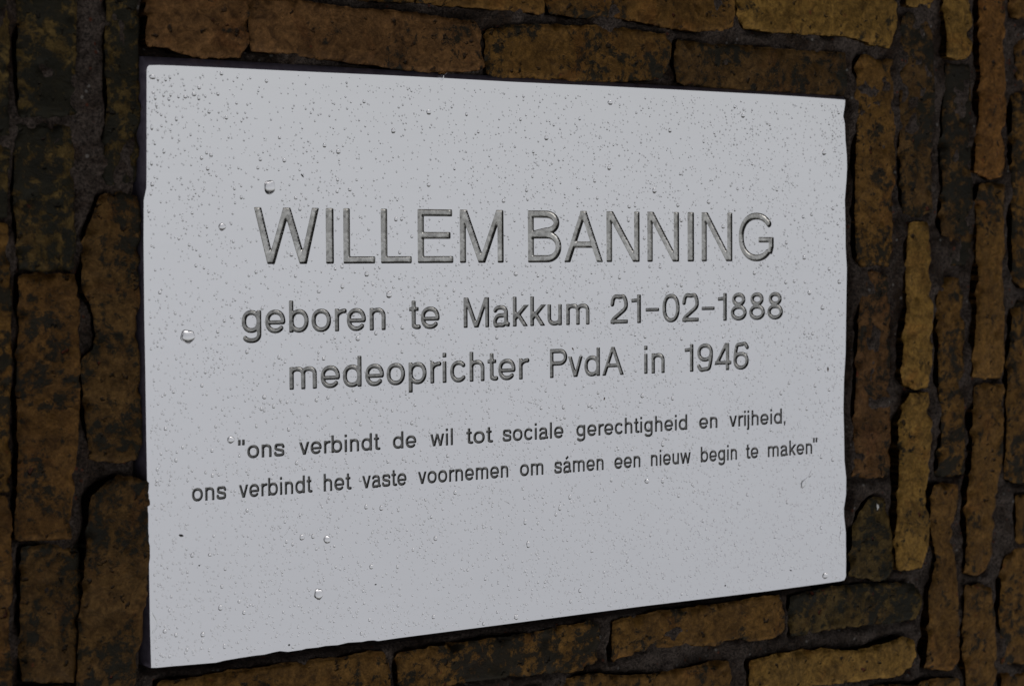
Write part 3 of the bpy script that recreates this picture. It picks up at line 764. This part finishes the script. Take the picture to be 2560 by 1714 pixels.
    if ch == 'r': return .37, U(B(0, 0, w, XH), Pt(ell(.37, XH - .30, .37 - h, .30 - h, 175, 88, 20, 2.2)))
    if ch == 's':
        return .61, Pt(spline([(.07, .215), (.12, .10), (.31, h - .005), (.50, .075 + h * .3), (.61 - h, .19), (.50, .315), (.30, .37), (.12, .43), (.03 + h, .53), (.10 + h * .4, .635), (.30, XH + .005 - h), (.48, .64), (.55, .515)], 8))
    if ch == 't':
        return .36, U(Pt([(.09 + h, .93), (.09 + h, .16)] + spline([(.09 + h, .16), (.10 + h, h + .03), (.20 + h, h * .95), (.36, h)], 6)[1:]), B(0, XH - w * .85, .35, XH))
    if ch == 'i': return w, U(B(0, 0, w, XH), B(0, 1 - w * 1.0, w, 1))
    if ch == 'j': return .22, U(Pt([(.22 - h, XH), (.22 - h, -.10), (.20 - h, -.19), (.13, -.27 + h), (.02, -.27 + h)]), B(.22 - w, 1 - w, .22, 1))
    if ch == 'l': return w, B(0, 0, w, 1)
    if ch == 'k': return .60, U(B(0, 0, w, 1), np.maximum(D((.03, .20), (.535, XH - .005), 0, XH), -X + .02), np.maximum(D((.19, .44), (.51, 0.0), 0, .48), -X + .12))
    if ch == 'v': return .63, U(D((h, XH), (.315, -.01), 0, XH), D((.63 - h, XH), (.315, -.01), 0, XH))
    if ch == 'w':
        return .94, U(D((h, XH), (.26, -.01), 0, XH), D((.47, XH), (.26, -.01), 0, XH, .95), D((.47, XH), (.68, -.01), 0, XH, .95), D((.94 - h, XH), (.68, -.01), 0, XH))
    if ch in 'aá':
        F = U(Pt(ell(.30, XH - .235, .245 - h * .4, .235 + .008 - h, 165, 0, 30, 2.3) + [(.545 - h * .4, .14), (.56, h + .01), (.66, h - .01)]),
              Pt(spline([(.53, .40), (.38, .385), (.20, .36), (.01 + h, .21), (.07 + h * .6, .06), (.25, h - .008), (.42, .07), (.535, .20)], 8)))
        if ch == 'á': F = U(F, Pt([(.22, .84), (.42, .99)], .9))
        return .66, F
    if ch == '0': return .70, Pt(ell(.35, .5, .35 - h, .505 - h, 0, 360, 60, 2.3) + [(.70 - h, .51)])
    if ch == '1': return .38, U(B(.38 - w, 0, .38, 1), Pt([(.38 - h, .93), (.32, .84), (.22, .80), (0, .785)], .85))
    if ch == '2':
        return .68, U(Pt(spline([(h, .66), (.09 + h * .3, .84), (.20, .94), (.35, 1 - h + .005), (.52, .93), (.68 - h, .74), (.58, .53), (.36, .34), (.12, .15), (.05 + h, .05)], 8)), B(0, 0, .68, w * .92))
    if ch == '4':
        return .72, U(B(.47, 0, .47 + w, 1), B(0, .21, .72, .21 + w * .9), np.maximum(D((h, .24), (.52, .99), .21, 1.0), X - .47 - w))
    if ch == '8':
        return .68, U(Pt(ell(.34, .755, .285 - h, .25 - h, 0, 360, 50, 2.1) + [(.625 - h, .76)]), Pt(ell(.34, .28, .34 - h, .285 - h, 0, 360, 50, 2.1) + [(.68 - h, .29)]))
    if ch in '69':
        p1 = ell(.345, .325, .34 - h, .33 - h, 0, 360, 50, 2.2) + [(.685 - h, .33)]
        p2 = spline([(h + .005, .33), (h + .01, .52), (.08 + h * .6, .74), (.19, .90), (.36, 1 - h + .005), (.52, .94), (.63, .80)], 8)
        if ch == '9':
            p1 = [(.685 - x, 1 - y) for x, y in p1]; p2 = [(.685 - x, 1 - y) for x, y in p2]
        return .685, U(Pt(p1), Pt(p2))
    if ch == '-': return .54, B(0, .46 - h * .8, .54, .46 + h * .8)
    if ch == ',': return w, U(B(0, 0, w * .95, w), Pt([(w * .7, h), (w * .35, -.14)], .6))
    if ch == '"': return .36, U(Pt([(.07, 1.06), (.06, .74)], 1.0), Pt([(.30, 1.06), (.29, .74)], 1.0))
    raise KeyError(ch)


# left and right side bearings beyond the ink, cap height units
SB = {c: (.085, .085) for c in 'bdhiklmnpru'}
SB.update({'r': (.085, .01), 'k': (.085, .0), 'b': (.08, .05), 'p': (.08, .05), 'd': (.05, .08), 'g': (.05, .085), 'o': (.045, .045), 'e': (.045, .045), 'c': (.045, .03), 's': (.045, .045),
           't': (.03, .02), 'v': (.012, .012), 'w': (.012, .012), 'a': (.05, .03), 'á': (.05, .03), 'j': (-.03, .085), 'M': (.09, .09), 'P': (.09, .02), 'A': (.01, .01),
           '0': (.05, .05), '1': (.09, .11), '2': (.045, .045), '8': (.05, .05), '6': (.05, .05), '9': (.05, .05), '4': (.03, .03), '-': (.07, .08), ',': (.06, .1), '"': (.0, .10)})
#        cap height, half stroke, baseline, engraving depth (mm)
LINES = {1: (24.2, .071, 41.5, 1.15), 2: (13.8, .077, 12.0, .9), 3: (13.6, .077, -12.6, .9), 4: (10.1, .080, -41.1, .55), 5: (7.6, .100, -57.6, .5)}
LINES[4] = (LINE45, .080, -41.0, .72); LINES[5] = (LINE45, .080, -57.6, .72)

plaque = root('memorial_plaque', 'pale grey rain-beaded memorial plaque with engraved lettering set in the brick wall', 'plaque')
glyphs = {}
holes = []
stamps = []          # fields of placed letters, for keeping drops clear of them


def get_glyph(ch, line):
    key = (ch, line)
    if key in glyphs: return glyphs[key]
    cap, h, _, dep = LINES[line]
    st = h / (4.2 if line == 1 else 3.2)
    x0, y0 = -.1, -.34
    nx_ = int(1.6 / st); ny_ = int(1.45 / st)
    X, Y = np.meshgrid(x0 + st * np.arange(nx_), y0 + st * np.arange(ny_))
    adv, F = glyph(ch, X, Y, h)
    F = F + 1e-6
    V, faces, bnd, onb = contour_mesh(F, x0, y0, st)
    _, f = glyph(ch, V[:, 0], V[:, 1], h)
    q = np.clip(-f / h, 0, 1); q[np.array(onb)] = 0
    z = -dep * (.66 * np.clip(q / .2, 0, 1) + .34 * (1 - (1 - np.clip(q * 1.5, 0, 1)) ** 2.0))
    z += .05 * dep * fbm(V[:, 0] * 9, V[:, 1] * 9, 2) * (q > .3)
    verts = np.stack([V[:, 0] * cap, V[:, 1] * cap, z], 1)
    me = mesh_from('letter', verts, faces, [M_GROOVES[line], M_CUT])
    rim = [any(onb[v] for v in f_) for f_ in faces]     # steep cut sides, their shade painted as a dark outline
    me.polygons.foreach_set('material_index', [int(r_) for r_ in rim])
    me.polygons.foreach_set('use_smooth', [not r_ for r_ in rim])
    lp = [[tuple(V[i]) for i in l] for l in loops(bnd)]
    glyphs[key] = (me, adv, lp, F, (x0, y0, st))
    return glyphs[key]


def pname(c):
    if c.isdigit(): return 'digit'
    return {'-': 'hyphen', ',': 'comma', '"': 'quotation_mark'}.get(c, 'letter')


for text, line, xa, xb in WORDS:
    cap, h, base, dep = LINES[line]
    pos = []; cur = 0
    for i, ch in enumerate(text):
        me, adv, lp, F, g = get_glyph(ch, line)
        l, r = SB.get(ch, (0, 0))
        if i: cur += l
        if i and text[i - 1] == '-' and ch == '1': cur -= .04
        pos.append(cur); cur += adv + r
    ink = cur - (SB.get(text[-1], (0, 0))[1])
    sx = (xb - xa) / (ink * cap)
    for ch, p in zip(text, pos):
        me, adv, lp, F, g = get_glyph(ch, line)
        X0 = xa + p * cap * sx
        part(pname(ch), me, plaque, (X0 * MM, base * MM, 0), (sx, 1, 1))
        for l in lp: holes.append([(X0 + x * cap * sx, base + y * cap) for x, y in l])
        stamps.append((X0, base, cap, sx, F, g))

# ---------------------------------------------------------------- plaque: polished face with the letters cut out
face_pts = np.array(FACE).reshape(-1, 2)
from mathutils.geometry import delaunay_2d_cdt
def area(l):
    a = np.array(l); return float((a[:, 0] * np.roll(a[:, 1], -1) - np.roll(a[:, 0], -1) * a[:, 1]).sum()) / 2


pts = []; fcs = []; kind_ = []                          # +1 plate, -1 letter outline, +1 its counter
for n_lp, lp in enumerate([face_pts.tolist()] + holes):
    ar = area(lp); kind_.append(1 if (n_lp == 0 or ar < 0) else -1)
    if ar < 0: lp = lp[::-1]
    fcs.append(list(range(len(pts), len(pts) + len(lp)))); pts += [Vector(p[:2]) for p in lp]
ov, oe, of, _, _, oof = delaunay_2d_cdt(pts, [], fcs, 0, 1e-5)
fv = np.array([(v[0], v[1], 0.0) for v in ov])
ff = [list(f) for f, o_ in zip(of, oof) if sum(kind_[q] for q in o_) == 1]
part('face', mesh_from('face', fv, ff, [M_FACE], smooth=False), plaque)

# edge: narrow chamfer above and at the upper left, then straight sides
to = np.array(TOP_OUT).reshape(-1, 2); lo = np.array(LEFT_OUT).reshape(-1, 2)
ring0 = []
FP = face_pts.tolist(); m_ = len(FP)
for i in range(m_):                                     # refine so that the edge can be chipped
    a = np.array(FP[i]); b = np.array(FP[(i + 1) % m_]); k = max(1, int(np.hypot(*(b - a)) / 2.0))
    for j in range(k): ring0.append(a + (b - a) * j / k)
ring0 = np.array(ring0)
out = []
for i, (x, y) in enumerate(ring0):
    ox, oy = x, y
    top = y > np.interp(x, to[:, 0], to[:, 1]) - 7 and x > -201
    left = x < -196 and y > 48
    if top: oy = np.interp(x, to[:, 0], to[:, 1])
    if left:
        xo = np.interp(-y, -lo[:, 1], lo[:, 0]); ox = min(x, xo) + .15
        if y > 121: oy = max(oy, min(126.0, y + 3))
    if not top and not left:
        nrm = np.array([x - 0, y]); ox = x + (-.35 if x < -190 else .35 if x > 190 else 0); oy = y + (-.35 if y < -80 and abs(x) < 196 else 0)
    out.append((ox, oy))
out = np.array(out); R_ = len(ring0)
verts = [(x, y, 0.0) for x, y in ring0] + [(x, y, -1.6) for x, y in out] + [(x + .2 * vnoise(x / 3, y / 3), y + .2 * vnoise(x / 3 + 9, y / 3), -16.5) for x, y in out]
faces = []
for i in range(R_):
    j = (i + 1) % R_
    faces += [[i, R_ + i, R_ + j, j], [R_ + i, 2 * R_ + i, 2 * R_ + j, R_ + j]]
part('edge', mesh_from('edge', verts, faces, [M_EDGE]), plaque)

# ---------------------------------------------------------------- rain


def drop_mesh(name, seed, rings=7, segs=20, h=.52, sag=.12, wob=.05):
    r_ = random.Random(seed)
    ph = [r_.uniform(0, 6.28) for _ in range(4)]; am = [r_.uniform(0, wob) for _ in range(4)]
    V = []; Fc = []
    Rs = (1 + h * h) / (2 * h); th = math.asin(1 / Rs)
    for i in range(1, rings + 1):
        t = th * i / rings; rho = Rs * math.sin(t); zz = Rs * math.cos(t) - (Rs - h)
        for j in range(segs):
            a = 2 * math.pi * j / segs
            w = 1 + sum(am[k] * math.cos((k + 2) * a + ph[k]) for k in range(4)) * rho
            V.append((rho * math.cos(a) * w, rho * math.sin(a) * w - sag * (1 - rho * rho), max(zz, 0)))
    V.append((0, -sag, h))
    top_ = len(V) - 1
    for j in range(segs):
        k = (j + 1) % segs
        Fc.append([top_, j, k])
        for i in range(rings - 1):
            Fc.append([i * segs + j, (i + 1) * segs + j, (i + 1) * segs + k, i * segs + k])
    me = mesh_from(name, V, Fc, [M_WATER], scale=1.0)
    return me, np.array(V), Fc


def in_letter(x, y, pad):
    for X0, base, cap, sx, F, (gx0, gy0, st) in stamps:
        u = (x - X0) / (cap * sx); v = (y - base) / cap
        i = (u - gx0) / st; j = (v - gy0) / st
        if 0 <= i < F.shape[1] - 1 and 0 <= j < F.shape[0] - 1:
            if F[int(j), int(i)] * cap < pad: return True
    return False


def place(o, x, y, z, sx, sy, sz, rot=0.0):
    o.matrix_world = PLACE @ Matrix.Translation((x * MM, y * MM, z * MM)) @ Matrix.Rotation(rot, 4, 'Z') @ Matrix.Diagonal((sx * MM, sy * MM, sz * MM, 1))


big = [drop_mesh('water_drop', i, 10, 26, .62, .14, .06)[0] for i in range(5)]
mids = [drop_mesh('water_drop', 50 + i, 7, 16, .68, .10, .03)[0] for i in range(6)]
def drop_label(o, x, y):
    if y > 70: where = 'the blank band above the large name'
    elif x < -162: where = 'the left margin beside the text'
    elif x > 162: where = 'the right margin beside the text'
    elif y > 36: where = 'the face among the letters of the large name'
    elif y > 4: where = 'the face around the line that begins geboren'
    elif y > -32: where = 'the face around the line that begins medeoprichter'
    elif y > -68: where = 'the face around the two small lines of the quotation'
    else: where = 'the blank area below the quotation'
    tag(o, 'small round rain drop on ' + where, 'water drop', 'small rain drops on ' + where)


SPECIAL = {0: 'egg-shaped water drop with a dark lower half just above the big capital W',
           1: 'largest round water drop, left of the line that begins geboren',
           2: 'round water drop just left of the opening quotation mark',
           3: 'biggest of three water drops in a row low on the left of the plaque',
           4: 'leftmost of three water drops in a row low on the left of the plaque',
           5: 'middle and smallest of three water drops in a row low on the left',
           6: 'large angular water drop alone near the lower left edge of the plaque',
           7: 'water drop left of the big capital W, level with its upper half',
           8: 'water drop high on the plaque, below the drip on its top edge',
           13: 'water drop near the top edge of the plaque, right of its middle',
           20: 'water drop above the space between geboren and te',
           22: 'round water drop close to the lower right corner of the plaque',
           23: 'tall narrow water drop standing near the bottom edge, right of the middle',
           26: 'water drop just above the bottom edge near its middle'}
placed = []
nd = len(DROPS) // 4
for i in range(nd):
    x, y, rx, ry = DROPS[4 * i:4 * i + 4]
    o = bpy.data.objects.new('water_drop', (big[i % 5] if i in SPECIAL or rx > 1.2 else mids[i % 6]))
    COL.objects.link(o)
    place(o, x, y, 0.0, rx * 1.12, ry * 1.12, min(rx, ry) * 1.2)
    placed.append((x, y, max(rx, ry)))
    if i in SPECIAL: tag(o, SPECIAL[i], 'water drop', 'water drops on the plaque')
    else: drop_label(o, x, y)


def ok(x, y, r):
    if not (-199 + r < x < 199 - r): return False
    yb = np.interp(x, [-200, 200], [-125.5, -124.8]); yt = np.interp(x, [-200, 200], [121.5, 123])
    if not (yb + r < y < yt - r): return False
    if in_letter(x, y, r * 1.2): return False
    for a, b, c in placed:
        if abs(x - a) < 8 and (x - a) ** 2 + (y - b) ** 2 < (r + c * (1.15 if c < 1.2 else 1.45)) ** 2: return False
    return True


tries = 0
while len(placed) < 296 and tries < 4000:
    tries += 1
    x = rnd.uniform(-198, 198); y = rnd.uniform(-124, 122); r = rnd.uniform(.52, .85)
    if not ok(x, y, r): continue
    o = bpy.data.objects.new('water_drop', mids[rnd.randrange(6)]); COL.objects.link(o)
    place(o, x, y, 0, r, r * rnd.uniform(1, 1.25), r * 1.1)
    placed.append((x, y, r))
    drop_label(o, x, y)

# fine spray too small to count, one mesh
_, tv, tf = drop_mesh('t', 3, 3, 9, .8, .0, .0)
VV = []; FF = []; cnt = 0
cells = {}
rs = np.random.RandomState(5)
for (x, y, r) in placed: cells.setdefault((int(x // 6), int(y // 6)), []).append((x, y, r))


def free(x, y, r):
    cx_, cy_ = int(x // 6), int(y // 6)
    for a in (-1, 0, 1):
        for b in (-1, 0, 1):
            for (px, py, pr) in cells.get((cx_ + a, cy_ + b), ()):
                if (x - px) ** 2 + (y - py) ** 2 < (r + pr * (1.1 if pr < .9 else 1.5)) ** 2: return False
    return True


offs = 0
want = SPRAY
while cnt < want:
    x = rs.uniform(-199, 199); y = rs.uniform(-125, 122.5)
    dens = .6 + .22 * float(vnoise(x / 25, y / 25)) + .16 * float(vnoise(x / 7 + 40, y / 7)) - .0012 * y
    if rs.rand() > dens: continue
    r = .23 + .32 * rs.rand() ** 2.4 + (.32 * rs.rand() if rs.rand() < .07 else 0)
    if not free(x, y, r): continue
    if not (np.interp(x, [-200, 200], [-125.3, -124.6]) + r < y < np.interp(x, [-200, 200], [121.2, 122.8]) - r): continue
    if in_letter(x, y, r): continue
    cells.setdefault((int(x // 6), int(y // 6)), []).append((x, y, r))
    VV.append(tv * np.array([r, r * rs.uniform(1, 1.15), r * 1.1]) + np.array([x, y, 0]))
    FF += [[v + offs for v in f] for f in tf]
    offs += len(tv); cnt += 1
# crowded wet corners
for (qx, qy, sx_, sy_, num) in ((-195, 116, 5, 8, 150), (-196, 95, 3, 14, 90), (193, 112, 6, 8, 120), (-196, -60, 2.5, 50, 120), (-190, -121, 9, 3, 90), (192, -95, 5, 24, 120)):
    for k in range(num // 2):
        x = qx + rs.randn() * sx_; y = qy + rs.randn() * sy_; r = .2 + .45 * rs.rand() ** 2
        if not (-198.4 + r < x < 198.6 - r and -124.4 + r < y < np.interp(x, [-200, 200], [121.0, 122.5]) - r): continue
        if not free(x, y, r * .7): continue
        cells.setdefault((int(x // 6), int(y // 6)), []).append((x, y, r))
        VV.append(tv * np.array([r, r * rs.uniform(1, 1.8), r]) + np.array([x, y, 0]))
        FF += [[v + offs for v in f] for f in tf]; offs += len(tv)
# and on the chamfer along the top
for k in range(260):
    x = rs.uniform(-200, 199); t = rs.rand(); yf = np.interp(x, [-198, -120, 0, 100, 199], [121.3, 121.6, 122.2, 122.6, 122.4])
    yo = np.interp(x, to[:, 0], to[:, 1]); y = yf + (yo - yf) * t; r = .15 + .3 * rs.rand() ** 3
    VV.append(tv * np.array([r, r, r * 1.3]) + np.array([x, y, -1.6 * t])); FF += [[v + offs for v in f] for f in tf]; offs += len(tv)
for k in range(110):
    y = rs.uniform(55, 122); t = rs.rand(); x = -198.8 + (np.interp(-y, -lo[:, 1], lo[:, 0]) + 198.8) * t; r = .15 + .35 * rs.rand() ** 3
    VV.append(tv * np.array([r, r, r * 1.3]) + np.array([x, y, -1.6 * t])); FF += [[v + offs for v in f] for f in tf]; offs += len(tv)
spray = bpy.data.objects.new('rain_spray', mesh_from('rain_spray', np.concatenate(VV), FF, [M_WATER]))
spray.matrix_world = PLACE; COL.objects.link(spray)
tag(spray, 'fine rain spray misting the whole face of the pale plaque', 'rain spray', kind='stuff')


def blob(name, outline, h, mat_, label, cat, group=None, rings=6):
    """low mound over a traced outline (mm)"""
    P = np.array(outline, float); c = P.mean(0)
    # smooth the outline
    Q = []
    n_ = len(P)
    for i in range(n_):
        p0, p1, p2, p3 = P[i - 1], P[i], P[(i + 1) % n_], P[(i + 2) % n_]
        for k in range(5):
            t = k / 5
            Q.append(.5 * ((2 * p1) + (-p0 + p2) * t + (2 * p0 - 5 * p1 + 4 * p2 - p3) * t * t + (-p0 + 3 * p1 - 3 * p2 + p3) * t ** 3))
    V = []; Fc = []; m = len(Q)
    for i in range(rings + 1):
        s = 1 - i / rings * .97; zz = h * math.sqrt(max(0, 1 - s * s)) if i else 0
        for q in Q: V.append((*((q - c) * s), zz))
    for i in range(rings):
        for j in range(m):
            k = (j + 1) % m; Fc.append([i * m + j, i * m + k, (i + 1) * m + k, (i + 1) * m + j])
    Fc.append([rings * m + j for j in range(m)])
    o = bpy.data.objects.new(name, mesh_from(name, V, Fc, [mat_])); COL.objects.link(o)
    o.matrix_world = PLACE @ Matrix.Translation((c[0] * MM, c[1] * MM, 0))
    return tag(o, label, cat, group)


blob('water_drop', [(-54.4, 126.6), (-52.5, 127.3), (-49.0, 127.6), (-51.2, 126.2), (-51.5, 124.6), (-52.8, 123.2), (-54.2, 124.0), (-54.9, 125.4)], 1.1, M_WATER,
     'fat drip of water hanging over the top edge of the plaque', 'water drop')
blob('water_streak', [(168.2, -73.2), (169.0, -74.9), (171.2, -73.6), (173.4, -70.0), (173.9, -68.9), (171.0, -70.2), (168.8, -71.5)], .5, M_WATER,
     'slanting streak of water below the word maken, the longer of two', 'water streak')
blob('water_streak', [(173.8, -69.0), (174.5, -69.6), (176.4, -67.4), (175.6, -66.0), (174.6, -67.2)], .35, M_WATER,
     'short slanting streak of water just below the word maken', 'water streak')
blob('water_streak', [(179.2, -73.0), (179.8, -73.0), (180.5, -77.0), (181.6, -79.2), (180.9, -79.4), (179.6, -77.2)], .3, M_WATER,
     'thin upright streak of water right of the slanting streaks', 'water streak')
blob('water_streak', [(195.4, -102.4), (195.6, -103.2), (197.0, -102.2), (197.4, -97.0), (197.0, -94.2), (196.5, -97.4), (196.3, -101.0)], .4, M_WATER,
     'narrow streak of water beside the right edge of the plaque, low down', 'water streak')
blob('water_film', [(-199.9, -102.2), (-198.6, -103.4), (-197.2, -106.2), (-197.0, -108.6), (-198.2, -110.6), (-197.4, -113.2), (-198.4, -115.0), (-199.8, -115.4), (-200.0, -109.0)], .55, M_WATER,
     'long film of water clinging to the lower left edge of the plaque', 'water film')

for (x, y, a, b, rot, mt, lab) in [
        (-185.5, -71.4, 1.15, .55, -.25, M_SPECK, 'oval black speck of grit on the left part of the plaque'),
        (-177.2, -84.7, .45, .3, 0, M_SPECK, 'tiny black speck below the oval one at lower left'),
        (-89.8, -100.7, .55, .3, .1, M_SPECK, 'tiny dark speck right of the large angular water drop'),
        (-134.2, -122.9, .5, .45, .2, M_SPECK, 'round black speck just above the bottom edge at left'),
        (187.4, -14.5, .55, 1.3, .05, M_HUSK, 'small brown husk near the right edge of the plaque'),
        (116.5, -120.2, .5, .45, .0, M_SPECK, 'round dark speck just above the bottom edge at right'),
        (161.1, -116.5, .8, .35, -.4, M_SPECK, 'slanted dark speck near the lower right corner'),
        (21.2, 0.7, .35, .8, .6, M_HUSK, 'tiny brown crumb above the v of PvdA'),
        (40.0, -23.6, .4, .8, -.3, M_HUSK, 'tiny dark brown crumb in the blank band below PvdA'),
        (-125.4, 97.0 - 17.5, .35, 1.1, .75, M_SPECK, 'thin dark splinter in the upper left of the plaque')]:
    vs = []; fs = []
    for i in range(5):
        for j in range(8):
            t = math.pi * i / 4; q = 2 * math.pi * j / 8
            vs.append((math.sin(t) * math.cos(q) * a * (1 + .2 * math.sin(3 * q)), math.sin(t) * math.sin(q) * b, .35 * math.cos(t) * min(a, b) + .05))
    for i in range(4):
        for j in range(8): fs.append([i * 8 + j, (i + 1) * 8 + j, (i + 1) * 8 + (j + 1) % 8, i * 8 + (j + 1) % 8])
    o = bpy.data.objects.new('speck', mesh_from('speck', vs, fs, [mt])); COL.objects.link(o)
    o.matrix_world = PLACE @ Matrix.Translation((x * MM, y * MM, 0)) @ Matrix.Rotation(rot, 4, 'Z')
    tag(o, lab, 'speck')
